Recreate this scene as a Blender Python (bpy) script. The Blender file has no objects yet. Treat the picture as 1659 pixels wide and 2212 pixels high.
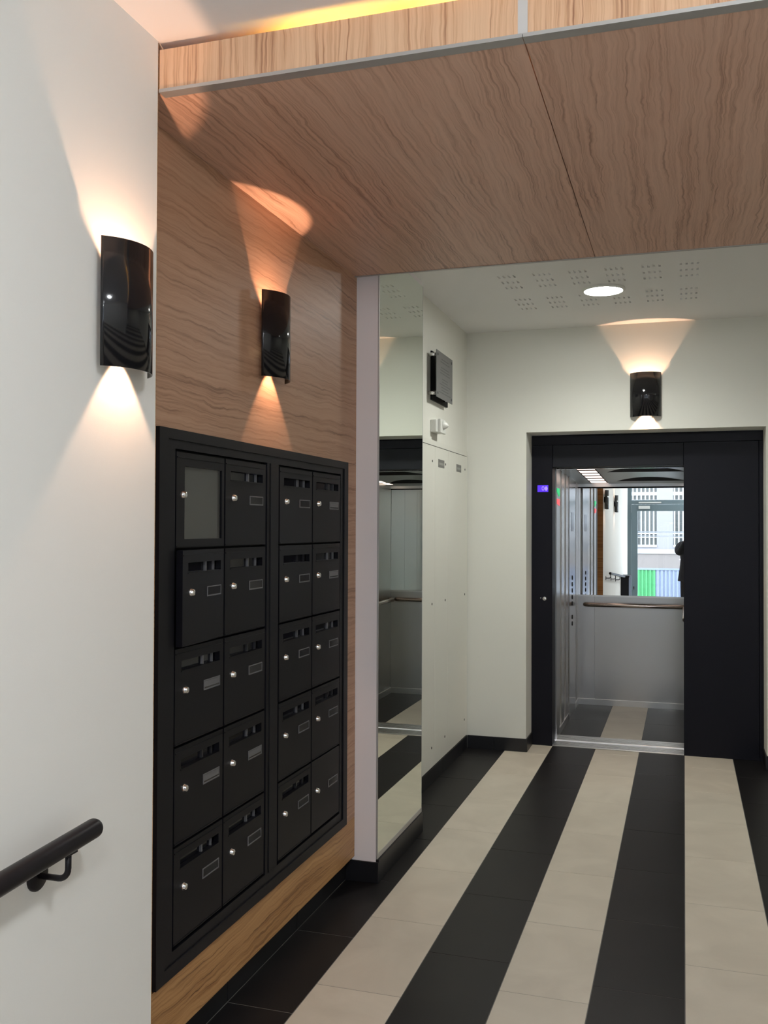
import bpy, bmesh, math, random
from mathutils import Vector, Matrix
random.seed(7)
S = bpy.context.scene
COL = S.collection
R = math.radians

# ---------------------------------------------------------------- camera, world, exposure
cam_d = bpy.data.cameras.new('camera'); cam = bpy.data.objects.new('camera', cam_d); COL.objects.link(cam)
F_PX = 2047.2
cam_d.sensor_fit = 'VERTICAL'; cam_d.sensor_height = 24.0; cam_d.lens = F_PX / 2212 * 24.0
cam_d.clip_start = 0.02; cam_d.clip_end = 200
YAW, PITCH, ROLL, CAM_Z = R(17.5675), R(0.9064), R(0.2152), 1.59
cam.matrix_world = (Matrix.Translation((0, 0, CAM_Z)) @ Matrix.Rotation(YAW, 4, 'Z')
                    @ Matrix.Rotation(R(90) + PITCH, 4, 'X') @ Matrix.Rotation(ROLL, 4, 'Z'))
S.camera = cam

w = bpy.data.worlds.new('overcast_sky'); S.world = w; w.use_nodes = True
bg = w.node_tree.nodes['Background']
bg.inputs['Color'].default_value = (0.88, 0.91, 1.0, 1); bg.inputs['Strength'].default_value = 11.5

S.view_settings.view_transform = 'Standard'; S.view_settings.look = 'None'
S.view_settings.exposure = 0.0; S.view_settings.gamma = 1.0; S.view_settings.use_curve_mapping = False
c = S.cycles
c.use_denoising = True; c.max_bounces = 10; c.diffuse_bounces = 5; c.glossy_bounces = 7
c.transmission_bounces = 4; c.transparent_max_bounces = 8; c.sample_clamp_indirect = 6.0
c.caustics_reflective = True; c.caustics_refractive = False

# daylight enters through the entrance glazing: a portal that only guides sky sampling
pl = bpy.data.lights.new('entrance_portal', 'AREA'); pl.shape = 'RECTANGLE'; pl.size = 3.3; pl.size_y = 2.85
pl.cycles.is_portal = True
po = bpy.data.objects.new('entrance_portal', pl); COL.objects.link(po)
po.location = (0.35, -3.46, 1.43); po.rotation_euler = (R(90), 0, 0)

LAMP_POWER = 95.0        # emission of the round lift-lobby ceiling lamps
LAMP_SPOT = 56.0         # their downward beam, W
HALL_FILL = 118.0       # emission of the added fill lamps in the entrance hall
LED_POWER = 42.0        # cove strip
SCONCE_UP, SCONCE_DOWN = 6.0, 4.4
CAR_LIGHT = 2.6

# ---------------------------------------------------------------- plan (metres)
XA, YA = -1.305, 2.163            # near white wall plane and its end
XW = -1.417                       # wood cladding plane
XP = -1.458                       # plinth plane under it
YP, XM, YM = 4.054, -1.310, 4.807 # pilaster face, mirror plane, pilaster end
XK, YE = -1.501, 6.734            # cabinet wall, back wall
XN, XN2, ZN = -1.070, 0.519, 2.267
YF = 6.979                        # lift frame plane
ZS, YS2 = 2.723, 4.036            # soffit underside, soffit rear edge
ZF, ZC = 2.853, 3.0               # near ceiling, lift-lobby ceiling
YFRONT = -3.40
XR = 2.0                          # near right wall
XR2 = 4.7

# ---------------------------------------------------------------- materials
def new_mat(name):
    m = bpy.data.materials.new(name); m.use_nodes = True
    return m, m.node_tree.nodes, m.node_tree.links, m.node_tree.nodes['Principled BSDF']

def lin(*c):
    return tuple(((v / 255) / 12.92 if v / 255 <= 0.04045 else ((v / 255 + 0.055) / 1.055) ** 2.4) for v in c) + (1,)

def plain(name, col, rough=0.5, metal=0.0, spec=0.5, bump=0.0, bscale=200.0, coat=0.0, var=0.0, vscale=3.0):
    m, n, l, p = new_mat(name)
    p.inputs['Base Color'].default_value = col
    p.inputs['Roughness'].default_value = rough; p.inputs['Metallic'].default_value = metal
    p.inputs['Specular IOR Level'].default_value = spec
    if coat: p.inputs['Coat Weight'].default_value = coat; p.inputs['Coat Roughness'].default_value = 0.05
    tc = n.new('ShaderNodeTexCoord')
    nz = n.new('ShaderNodeTexNoise'); nz.inputs['Scale'].default_value = bscale; nz.inputs['Detail'].default_value = 3
    l.new(tc.outputs['Object'], nz.inputs['Vector'])
    if bump:
        b = n.new('ShaderNodeBump'); b.inputs['Strength'].default_value = bump; b.inputs['Distance'].default_value = 0.002
        l.new(nz.outputs['Fac'], b.inputs['Height']); l.new(b.outputs['Normal'], p.inputs['Normal'])
    if var:
        nv = n.new('ShaderNodeTexNoise'); nv.inputs['Scale'].default_value = vscale; nv.inputs['Detail'].default_value = 5
        l.new(tc.outputs['Object'], nv.inputs['Vector'])
        mx = n.new('ShaderNodeMix'); mx.data_type = 'RGBA'
        mx.inputs['A'].default_value = tuple(v * (1 - var) for v in col[:3]) + (1,)
        mx.inputs['B'].default_value = tuple(min(1, v * (1 + var)) for v in col[:3]) + (1,)
        l.new(nv.outputs['Fac'], mx.inputs['Factor']); l.new(mx.outputs['Result'], p.inputs['Base Color'])
    return m

def emis(name, col, strength):
    m, n, l, p = new_mat(name)
    p.inputs['Base Color'].default_value = (0.05, 0.05, 0.05, 1)
    p.inputs['Emission Color'].default_value = tuple(col) + (1,); p.inputs['Emission Strength'].default_value = strength
    return m

def wood(name, along, across, light, mid, dark, freq=62.0, wav=1.0, offs=0.0, rough=0.42):
    """straight-grained zebra veneer: thin dark lines running along one axis, wandering slightly"""
    m, n, l, p = new_mat(name)
    tc = n.new('ShaderNodeTexCoord'); sp = n.new('ShaderNodeSeparateXYZ'); l.new(tc.outputs['Object'], sp.inputs[0])
    A = sp.outputs['XYZ'.index(along)]; C = sp.outputs['XYZ'.index(across)]
    def math_(op, a, b):
        q = n.new('ShaderNodeMath'); q.operation = op
        for i, v in enumerate((a, b)):
            if isinstance(v, (int, float)): q.inputs[i].default_value = v
            else: l.new(v, q.inputs[i])
        return q.outputs[0]
    def comb(x, y, z):
        q = n.new('ShaderNodeCombineXYZ')
        for i, v in enumerate((x, y, z)):
            if isinstance(v, (int, float)): q.inputs[i].default_value = v
            else: l.new(v, q.inputs[i])
        return q.outputs[0]
    def noise(vec, detail=2.0, rough_=0.5):
        q = n.new('ShaderNodeTexNoise'); q.inputs['Scale'].default_value = 1.0
        q.inputs['Detail'].default_value = detail; q.inputs['Roughness'].default_value = rough_
        l.new(vec, q.inputs['Vector']); return q.outputs['Fac']
    d1 = noise(comb(math_('MULTIPLY', C, 4.0), math_('MULTIPLY', A, 1.6), offs), 1)
    d2 = noise(comb(math_('MULTIPLY', C, 14.0), math_('MULTIPLY', A, 9.0), offs + 9.1), 2)
    d3 = noise(comb(math_('MULTIPLY', C, 60.0), math_('MULTIPLY', A, 34.0), offs + 4.4), 1)
    cc = math_('ADD', C, math_('ADD', math_('MULTIPLY', math_('SUBTRACT', d1, 0.5), 0.060 * wav),
                                 math_('ADD', math_('MULTIPLY', math_('SUBTRACT', d2, 0.5), 0.028 * wav), math_('MULTIPLY', math_('SUBTRACT', d3, 0.5), 0.0055 * wav))))
    g = noise(comb(math_('MULTIPLY', cc, freq), math_('MULTIPLY', A, 1.7), offs + 3.0), 3, 0.72)
    g2 = noise(comb(math_('MULTIPLY', cc, freq * 0.13), math_('MULTIPLY', A, 0.4), offs + 5.0), 2)
    fine = noise(comb(math_('MULTIPLY', cc, 520.0), math_('MULTIPLY', A, 12.0), offs), 2)
    v = math_('ADD', math_('ADD', math_('MULTIPLY', g, 0.80), math_('MULTIPLY', g2, 0.28)), math_('MULTIPLY', fine, 0.08))
    rp = n.new('ShaderNodeValToRGB'); l.new(v, rp.inputs[0])
    e = rp.color_ramp.elements
    e[0].position = 0.40; e[0].color = dark; e[1].position = 0.72; e[1].color = light
    q = e.new(0.50); q.color = mid
    q = e.new(0.59); q.color = tuple(a * 0.4 + b * 0.6 for a, b in zip(mid, light))
    l.new(rp.outputs[0], p.inputs['Base Color'])
    p.inputs['Roughness'].default_value = rough; p.inputs['Specular IOR Level'].default_value = 0.3
    return m

M_wall = plain('white_wall_paint', (0.80, 0.79, 0.755, 1), 0.65, bump=0.06, bscale=350)
M_wall_back = plain('warm_white_wall_paint', (0.76, 0.755, 0.69, 1), 0.65, bump=0.06, bscale=350)
M_ceil = plain('white_ceiling_paint', (0.83, 0.82, 0.80, 1), 0.8); M_ceilh = plain('bright_white_ceiling_paint', (0.89, 0.87, 0.875, 1), 0.8)
def tint(c, k): return tuple(min(1, a * b_) for a, b_ in zip(c[:3], k)) + (1,)
W_L, W_M, W_D = (tint(q, (1.10, 1.02, 1.06)) for q in (lin(217, 186, 160), lin(196, 162, 137), lin(160, 127, 104)))
M_wood_ceil = wood('zebra_veneer_soffit', 'Y', 'X', W_L, W_M, W_D, 105, 1.0, 1.3)
M_wood_ceil2 = wood('zebra_veneer_soffit_second', 'Y', 'X', W_L, W_M, W_D, 105, 1.0, 21.3)
M_wood_wall = wood('zebra_veneer_wall', 'Y', 'Z', *(tint(q, (0.86, 0.79, 0.79)) for q in (lin(203, 168, 138), lin(182, 146, 117), lin(146, 112, 89))), 105, 0.9, 7.7)
M_wood_fascia = wood('zebra_veneer_fascia', 'Z', 'X', lin(226, 188, 154), lin(205, 162, 128), lin(154, 108, 82), 125, 0.5, 4.4)
M_wood_strip = wood('oak_veneer_strip', 'Y', 'Z', lin(190, 146, 98), lin(160, 116, 74), lin(108, 74, 46), 120, 0.9, 2.2)
M_black = plain('satin_black_steel', (0.0065, 0.0065, 0.0092, 1), 0.46, spec=0.22, bump=0.03, bscale=900)
M_black_door = plain('satin_black_door', (0.0050, 0.0050, 0.0075, 1), 0.42, spec=0.22, bump=0.03, bscale=900)
M_void = plain('matt_black_void', (0.003, 0.003, 0.005, 1), 0.7, spec=0.2)
M_flap = plain('gloss_black_flap', (0.004, 0.004, 0.008, 1), 0.12, spec=0.3)
M_gloss = plain('gloss_black_enamel', (0.008, 0.008, 0.010, 1), 0.10, spec=0.5)
M_rail = plain('black_rail_coating', (0.0075, 0.0065, 0.009, 1), 0.36, spec=0.3)
M_chrome = plain('polished_chrome', (0.78, 0.78, 0.78, 1), 0.12, 1.0)
M_holder = plain('grey_plastic_frame', (0.13, 0.13, 0.14, 1), 0.3)
M_clear = plain('smoked_name_window', (0.030, 0.030, 0.033, 1), 0.15)
M_paper = plain('grey_notice_paper', (0.15, 0.148, 0.142, 1), 0.7)
M_alu = plain('brushed_aluminium_trim', (0.50, 0.49, 0.48, 1), 0.45, 0.6)
M_joint = plain('pale_metal_joint', (0.62, 0.61, 0.60, 1), 0.5, 0.2)
M_mirror = plain('silvered_mirror', (0.80, 0.855, 0.785, 1), 0.0, 1.0)
M_mirror2 = plain('lift_mirror', (0.86, 0.89, 0.88, 1), 0.0, 1.0)
M_liftblk = plain('blue_black_lift_paint', (0.0060, 0.0060, 0.0105, 1), 0.45, spec=0.18, bump=0.02, bscale=900)
M_baseb = plain('black_baseboard_tile', (0.009, 0.009, 0.011, 1), 0.35)
M_grout = plain('grey_grout', (0.17, 0.162, 0.15, 1), 0.9)
M_plastic = plain('white_plastic', (0.72, 0.72, 0.68, 1), 0.4)
M_cab = plain('ivory_cabinet_paint', (0.72, 0.715, 0.65, 1), 0.42)
M_slot = plain('dark_gap', (0.04, 0.04, 0.038, 1), 0.8)
M_label = plain('grey_label', (0.16, 0.16, 0.15, 1), 0.5)
M_labelbar = plain('pale_label_print', (0.30, 0.30, 0.28, 1), 0.5)
M_plate = plain('grey_metal_plate', (0.165, 0.165, 0.165, 1), 0.5, 0.2)
M_print = plain('dark_plate_print', (0.105, 0.105, 0.108, 1), 0.6)

def steel(name, col, rough, dirn='Z'):
    m, n, l, p = new_mat(name)
    p.inputs['Base Color'].default_value = col; p.inputs['Metallic'].default_value = 1.0
    tc = n.new('ShaderNodeTexCoord'); mp = n.new('ShaderNodeMapping'); l.new(tc.outputs['Object'], mp.inputs[0])
    mp.inputs['Scale'].default_value = (160, 160, 1.2) if dirn == 'Z' else (1.2, 160, 160)
    nz = n.new('ShaderNodeTexNoise'); nz.inputs['Scale'].default_value = 1.0; nz.inputs['Detail'].default_value = 3
    l.new(mp.outputs[0], nz.inputs['Vector'])
    mr = n.new('ShaderNodeMapRange'); mr.inputs['To Min'].default_value = rough - 0.012; mr.inputs['To Max'].default_value = rough + 0.012
    l.new(nz.outputs['Fac'], mr.inputs[0]); l.new(mr.outputs[0], p.inputs['Roughness'])
    return m
M_steel = steel('brushed_stainless', (0.50, 0.49, 0.475, 1), 0.30)
M_steel_dk = steel('dark_brushed_stainless', (0.33, 0.31, 0.29, 1), 0.17)
M_steel_br = steel('warm_brushed_stainless', (0.42, 0.385, 0.35, 1), 0.24)
M_steel_lt = plain('pale_stainless', (0.66, 0.65, 0.63, 1), 0.28, 1.0)

def tile_mat(name, col, col2, rough, spec=0.4):
    m, n, l, p = new_mat(name)
    tc = n.new('ShaderNodeTexCoord'); oi = n.new('ShaderNodeObjectInfo')
    ad = n.new('ShaderNodeVectorMath'); ad.operation = 'ADD'
    sc_ = n.new('ShaderNodeVectorMath'); sc_.operation = 'SCALE'; sc_.inputs['Scale'].default_value = 37.0
    l.new(oi.outputs['Random'], sc_.inputs[0])
    l.new(tc.outputs['Object'], ad.inputs[0]); l.new(sc_.outputs[0], ad.inputs[1])
    a = n.new('ShaderNodeTexNoise'); a.inputs['Scale'].default_value = 3.4; a.inputs['Detail'].default_value = 7; a.inputs['Distortion'].default_value = 0.9
    l.new(ad.outputs[0], a.inputs['Vector'])
    mr = n.new('ShaderNodeMapRange'); mr.inputs['From Min'].default_value = 0.33; mr.inputs['From Max'].default_value = 0.68
    l.new(a.outputs['Fac'], mr.inputs[0])
    mx = n.new('ShaderNodeMix'); mx.data_type = 'RGBA'; mx.inputs['A'].default_value = col2; mx.inputs['B'].default_value = col
    l.new(mr.outputs[0], mx.inputs['Factor'])
    hs = n.new('ShaderNodeHueSaturation'); l.new(mx.outputs['Result'], hs.inputs['Color'])
    mv = n.new('ShaderNodeMapRange'); mv.inputs['To Min'].default_value = 0.95; mv.inputs['To Max'].default_value = 1.04
    l.new(oi.outputs['Random'], mv.inputs[0]); l.new(mv.outputs[0], hs.inputs['Value'])
    l.new(hs.outputs[0], p.inputs['Base Color'])
    p.inputs['Roughness'].default_value = rough; p.inputs['Specular IOR Level'].default_value = spec
    return m
M_cream = tile_mat('cream_stone_tile', (0.65, 0.585, 0.485, 1), (0.57, 0.51, 0.42, 1), 0.48)
M_blk = tile_mat('black_stone_tile', (0.0125, 0.0112, 0.0115, 1), (0.0090, 0.0080, 0.0088, 1), 0.42, 0.22)

def glass_mat(name, tint, refl=0.08):
    m, n, l, p = new_mat(name)
    out = n['Material Output']; n.remove(p)
    t = n.new('ShaderNodeBsdfTransparent'); t.inputs[0].default_value = tint
    g = n.new('ShaderNodeBsdfGlossy'); g.inputs['Roughness'].default_value = 0.0
    fr = n.new('ShaderNodeFresnel'); fr.inputs['IOR'].default_value = 1.45
    ge = n.new('ShaderNodeNewGeometry'); iv = n.new('ShaderNodeMath'); iv.operation = 'SUBTRACT'; iv.inputs[0].default_value = 1.0; l.new(ge.outputs['Backfacing'], iv.inputs[1])
    ml = n.new('ShaderNodeMath'); ml.operation = 'MULTIPLY'; l.new(fr.outputs[0], ml.inputs[0]); l.new(iv.outputs[0], ml.inputs[1])   # one reflection per pane, at its outer face
    mx = n.new('ShaderNodeMixShader'); l.new(ml.outputs[0], mx.inputs[0]); l.new(t.outputs[0], mx.inputs[1]); l.new(g.outputs[0], mx.inputs[2])
    l.new(mx.outputs[0], out.inputs['Surface'])
    return m
M_glass = glass_mat('clear_glazing', (0.92, 0.95, 0.95, 1))
M_glass_case = glass_mat('notice_case_glazing', (0.85, 0.86, 0.85, 1))

# ---------------------------------------------------------------- mesh helpers
class MB:
    def __init__(s): s.bm = bmesh.new()
    def box(s, x0, x1, y0, y1, z0, z1, bev=0.0, seg=1):
        b = bmesh.new(); bmesh.ops.create_cube(b, size=1.0)
        for v in b.verts:
            v.co = Vector(((x0 + x1) / 2 + v.co.x * (x1 - x0), (y0 + y1) / 2 + v.co.y * (y1 - y0), (z0 + z1) / 2 + v.co.z * (z1 - z0)))
        if bev: bmesh.ops.bevel(b, geom=b.edges[:], offset=bev, segments=seg, affect='EDGES', profile=0.5)
        s._join(b); return s
    def _join(s, b):
        me = bpy.data.meshes.new('t'); b.to_mesh(me); b.free(); s.bm.from_mesh(me); bpy.data.meshes.remove(me)
    def cyl(s, p0, p1, r0, r1=None, seg=20, caps=True):
        r1 = r0 if r1 is None else r1
        p0, p1 = Vector(p0), Vector(p1); d = (p1 - p0)
        q = d.normalized().to_track_quat('Z', 'Y').to_matrix()
        A = []; B = []
        for i in range(seg):
            a = 2 * math.pi * i / seg; u = q @ Vector((math.cos(a), math.sin(a), 0))
            A.append(s.bm.verts.new(p0 + u * r0)); B.append(s.bm.verts.new(p1 + u * r1))
        for i in range(seg):
            j = (i + 1) % seg; f = s.bm.faces.new((A[i], A[j], B[j], B[i])); f.smooth = True
        if caps: s.bm.faces.new(A[::-1]); s.bm.faces.new(B)
        return s
    def tube(s, pts, r, seg=12, radii=None):
        pts = [Vector(p) for p in pts]; rings = []; up = Vector((0.123, 0.321, 1)).normalized()
        for k, p in enumerate(pts):
            a = pts[max(0, k - 1)]; b = pts[min(len(pts) - 1, k + 1)]; t = (b - a).normalized()
            n1 = t.cross(up).normalized() if abs(t.dot(up)) < 0.98 else t.cross(Vector((1, 0, 0))).normalized(); n2 = t.cross(n1)
            rr = radii[k] if radii else r
            rings.append([s.bm.verts.new(p + (n1 * math.cos(2 * math.pi * i / seg) + n2 * math.sin(2 * math.pi * i / seg)) * rr) for i in range(seg)])
        for a, b in zip(rings, rings[1:]):
            for i in range(seg):
                j = (i + 1) % seg; f = s.bm.faces.new((a[i], a[j], b[j], b[i])); f.smooth = True
        s.bm.faces.new(rings[0][::-1]); s.bm.faces.new(rings[-1]); return s
    def lathe(s, origin, axis, prof, seg=24):
        o = Vector(origin); q = Vector(axis).normalized().to_track_quat('Z', 'Y').to_matrix(); rings = []
        for (r, h) in prof:
            if r < 1e-6: rings.append([s.bm.verts.new(o + q @ Vector((0, 0, h)))])
            else: rings.append([s.bm.verts.new(o + q @ Vector((r * math.cos(2 * math.pi * i / seg), r * math.sin(2 * math.pi * i / seg), h))) for i in range(seg)])
        for a, b in zip(rings, rings[1:]):
            for i in range(seg):
                j = (i + 1) % seg
                if len(a) == 1 and len(b) == 1: continue
                vs = (a[0], b[j], b[i]) if len(a) == 1 else ((a[i], a[j], b[0]) if len(b) == 1 else (a[i], a[j], b[j], b[i]))
                f = s.bm.faces.new(vs); f.smooth = True
        return s
    def ring_x(s, x0, x1, y0, y1, z0, z1, iy0, iy1, iz0, iz1):
        """rectangular ring in the YZ plane, extruded along X (a picture-frame shape)"""
        for a in ((y0, y1, z0, iz0), (y0, y1, iz1, z1), (y0, iy0, iz0, iz1), (iy1, y1, iz0, iz1)):
            s.box(x0, x1, *a)
        return s
    def prism(s, poly, axis, a0, a1):
        """polygon (list of 2-D points in the other two axes) extruded along axis"""
        def P(u, v, t): return {'x': (t, u, v), 'y': (u, t, v), 'z': (u, v, t)}[axis]
        A = [s.bm.verts.new(P(u, v, a0)) for u, v in poly]; B = [s.bm.verts.new(P(u, v, a1)) for u, v in poly]
        n = len(poly)
        s.bm.faces.new(A); s.bm.faces.new(B[::-1])
        for i in range(n): s.bm.faces.new((A[i], B[i], B[(i + 1) % n], A[(i + 1) % n]))
        return s
    def build(s, name, mat, parent=None, smooth=False):
        bmesh.ops.recalc_face_normals(s.bm, faces=s.bm.faces[:])
        me = bpy.data.meshes.new(name); s.bm.to_mesh(me); s.bm.free(); me.materials.append(mat)
        o = bpy.data.objects.new(name, me); COL.objects.link(o)
        if parent is not None: o.parent = parent
        return o

def B(name, mat, parent, *a, bev=0.0, seg=1): return MB().box(*a, bev=bev, seg=seg).build(name, mat, parent)
def tag(o, label, cat, group=None, kind=None):
    o['label'] = label; o['category'] = cat
    if group: o['group'] = group
    if kind: o['kind'] = kind
    return o
def thing(name, label, cat, loc=(0, 0, 0), rz=0.0, group=None, kind=None):
    o = bpy.data.objects.new(name, None); COL.objects.link(o); o.location = loc; o.rotation_euler = (0, 0, rz)
    o.empty_display_size = 0.1
    return tag(o, label, cat, group, kind)
def struct(o, label, cat): return tag(o, label, cat, None, 'structure')
def copy_tree(o, parent=None):
    n = o.copy(); COL.objects.link(n)
    if parent is not None: n.parent = parent
    for ch in list(o.children): copy_tree(ch, n)
    return n

# ================================================================ STRUCTURE
# ---- floor: grout bed with every tile laid on it
floor = struct(B('floor', M_grout, None, -1.75, XR2, YFRONT, YF + 0.02, -0.14, -0.0012), 'floor of cream and black stone tile strips running to the lift', 'floor')
XS = [-1.458, -1.2217, -0.915, -0.6084, -0.3048, 0.0016, 0.3187]
while XS[-1] < XR: XS.append(XS[-1] + 0.3065)
tile_mesh = {}
def lay(x0, x1, y0, y1, mat, z=0.0, parent=floor):
    g = 0.0014
    key = (round(x1 - x0, 4), round(y1 - y0, 4), mat.name)
    if key not in tile_mesh:
        mb = MB(); hx, hy = (x1 - x0) / 2 - g, (y1 - y0) / 2 - g
        mb.box(-hx, hx, -hy, hy, -0.008, 0.0, bev=0.0009)
        o = mb.build('tile', mat, parent); tile_mesh[key] = o.data
    else:
        o = bpy.data.objects.new('tile', tile_mesh[key]); COL.objects.link(o); o.parent = parent
    o.location = ((x0 + x1) / 2, (y0 + y1) / 2, z + random.uniform(-0.0003, 0.0002))
TOFF = [0.489, 0.10, 0.46, 0.25, 0.38, 0.05]
for i, (x0, x1) in enumerate(zip(XS, XS[1:])):
    mat = M_blk if i % 2 == 0 else M_cream
    off = TOFF[i % 6]
    yend = YF if x1 > XN + 0.2 and x0 < XN2 else YE + 0.002
    if i == 1: yend = YF
    ys = [YFRONT + 0.05]; k = math.ceil((ys[0] - off) / 0.6)
    while off + k * 0.6 < yend - 0.02:
        if off + k * 0.6 > ys[0] + 0.02: ys.append(off + k * 0.6)
        k += 1
    ys.append(yend)
    for y0, y1 in zip(ys, ys[1:]):
        xa = x0
        if i == 0 and y0 < YA - 0.05 and y1 < YA + 0.3: xa = XA
        if y1 > YM - 0.3 and i == 0: xa = -1.501
        if y1 - y0 > 0.01: lay(xa, x1, y0, y1, mat)
for k in range(5):    # the rest of the lobby floor to the right
    for j in range(6):
        lay(XR + 0.2 + k * 0.5, XR + 0.7 + k * 0.5, 2.3 + j * 0.74, 3.04 + j * 0.74, M_cream if k % 2 else M_blk)

# ---- walls
o = struct(B('wall_left', M_wall, None, -1.75, XA, YFRONT, YA - 0.006, 0, ZF), 'near white painted wall carrying the black handrail', 'wall')
o = struct(B('wall_left_recess', M_wall, None, -1.75, XP - 0.012, YA - 0.006, YP, 0, ZC + 0.1), 'recessed wall behind the wood cladding', 'wall')
pil = MB(); pil.box(-1.75, XM - 0.006, YP, YM, 0, 2.886)
struct(pil.build('pillar', plain('daylight_tinted_pillar', (0.80, 0.745, 0.745, 1), 0.6, bump=0.05, bscale=350), None), 'white pilaster beside the wood cladding with a mirror on its side', 'pillar')  # lilac cast of the daylight is put into the white paint colour
struct(B('wall_left_upper', M_wall_back, None, -1.75, XK - 0.004, YP, YM, 2.8865, ZC), 'strip of ivory wall above the pilaster', 'wall')
struct(B('wall_left_far', M_wall_back, None, -1.75, XK - 0.004, YM + 0.0005, YE + 0.3, 0, ZC), 'ivory wall behind the utility cabinet doors', 'wall')
mb = MB()
mb.box(-1.75, XN, YE, YF + 0.012, 0, ZC); mb.box(XN2, XR2, YE, YF + 0.012, 0, ZC); mb.box(XN, XN2, YE, YF + 0.012, ZN, ZC)
struct(mb.build('wall_back', M_wall_back, None), 'ivory wall around the lift entrance niche', 'wall')
mb = MB(); mb.box(XR, XR + 0.15, YFRONT, YA, 0, ZF)
struct(mb.build('wall_right', M_wall, None), 'plain white wall opposite the handrail', 'wall')
mb = MB(); mb.box(XR2, XR2 + 0.1, YA, YE, 0, ZC); mb.box(XR + 0.15, XR2, YA - 0.1, YA, 0, ZC)
struct(mb.build('wall_right_far', M_wall_back, None), 'ivory wall closing the far corridor', 'wall')

# ---- ceilings
struct(B('ceiling', M_ceilh, None, -1.75, XR2, YFRONT, YS2 - 0.02, ZF, ZF + 0.16), 'white ceiling of the entrance hall', 'ceiling')
# lift-lobby ceiling with acoustic perforations: a slab pierced by groups of slots
xs = {-1.75, XR2}; ys = {YS2 - 0.02, YE + 0.02}; holes = set()
gx = [-1.00 + 0.196 * k for k in range(6)]; slot_w, slot_l = 0.011, 0.055
cells = []
for row_y in (5.245, 5.80):
    for k, x0 in enumerate(gx):
        for a in range(4):
            for b_ in range(3):
                cells.append((x0 + a * 0.029, x0 + a * 0.029 + slot_w, row_y + b_ * 0.125, row_y + b_ * 0.125 + slot_l))
for c_ in cells: xs |= {round(c_[0], 5), round(c_[1], 5)}; ys |= {round(c_[2], 5), round(c_[3], 5)}
xs, ys = sorted(xs), sorted(ys); hs = {(round(c_[0], 5), round(c_[2], 5)) for c_ in cells}
lx, ly = -0.452, 5.70
bm = bmesh.new(); vd = {}
def V(x, y, z):
    k = (x, y, z)
    if k not in vd: vd[k] = bm.verts.new(k)
    return vd[k]
dz = 0.008
for i in range(len(xs) - 1):
    for j in range(len(ys) - 1):
        x0, x1, y0, y1 = xs[i], xs[i + 1], ys[j], ys[j + 1]
        hole = (x0, y0) in hs and (abs((x0 + x1) / 2 - lx) > 0.14 or abs((y0 + y1) / 2 - ly) > 0.14)
        z = ZC + dz if hole else ZC
        bm.faces.new((V(x0, y0, z), V(x0, y1, z), V(x1, y1, z), V(x1, y0, z)))
        if hole:
            for p, q in (((x0, y0), (x1, y0)), ((x1, y0), (x1, y1)), ((x1, y1), (x0, y1)), ((x0, y1), (x0, y0))):
                bm.faces.new((V(*p, ZC), V(*q, ZC), V(*q, ZC + dz), V(*p, ZC + dz)))
bmesh.ops.recalc_face_normals(bm, faces=bm.faces[:])
me = bpy.data.meshes.new('ceiling_far'); bm.to_mesh(me); bm.free(); me.materials.append(M_ceil)
o = bpy.data.objects.new('ceiling_far', me); COL.objects.link(o); struct(o, 'white perforated acoustic ceiling of the lift lobby', 'ceiling')
B('ceiling_backing', M_ceil, o, -1.75, XR2 + 0.1, YS2 - 0.02, YE + 0.3, ZC + 0.02, ZC + 0.12)

# ---- baseboards
def bb(name, label, boxes):
    e = thing(name, label, 'baseboard', kind='structure')
    for b_ in boxes: B('tile', M_baseb, e, *b_, bev=0.0012)
ZB = 0.092
bb('baseboard_left', 'black tile plinth under the wood cladding', [(XP - 0.011, XP, y0 + 0.001, {YA: 2.29, 2.29: 2.89, 2.89: 3.489, 3.489: YP}[y0] - 0.001, 0.0, 0.107) for y0 in (YA, 2.29, 2.89, 3.489)])
bb('baseboard_pillar', 'black tile baseboard wrapping the pilaster foot',
   [(XP + 0.001, XM + 0.008, YP - 0.009, YP, 0, ZB), (XM - 0.006, XM + 0.008, YP + 0.001, YM, 0, ZB + 0.01)])
bb('baseboard_left_far', 'black tile baseboard under the utility cabinet', [(XK - 0.004, XK + 0.008, a, b_, 0, ZB) for a, b_ in ((YM + 0.001, 5.4), (5.402, 6.0), (6.002, 6.6), (6.602, YE - 0.011))])
bb('baseboard_back', 'black tile baseboard beside the lift niche', [(XK + 0.009, -1.30, YE - 0.01, YE, 0, ZB), (-1.298, XN + 0.009, YE - 0.01, YE, 0, ZB), (XN, XN + 0.009, YE + 0.001, YF - 0.004, 0, ZB),
   (XN2 - 0.009, XN2, YE + 0.001, YF - 0.004, 0, ZB), (XN2 - 0.009, 1.1, YE - 0.01, YE, 0, ZB), (1.102, 1.7, YE - 0.01, YE, 0, ZB)])

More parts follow.
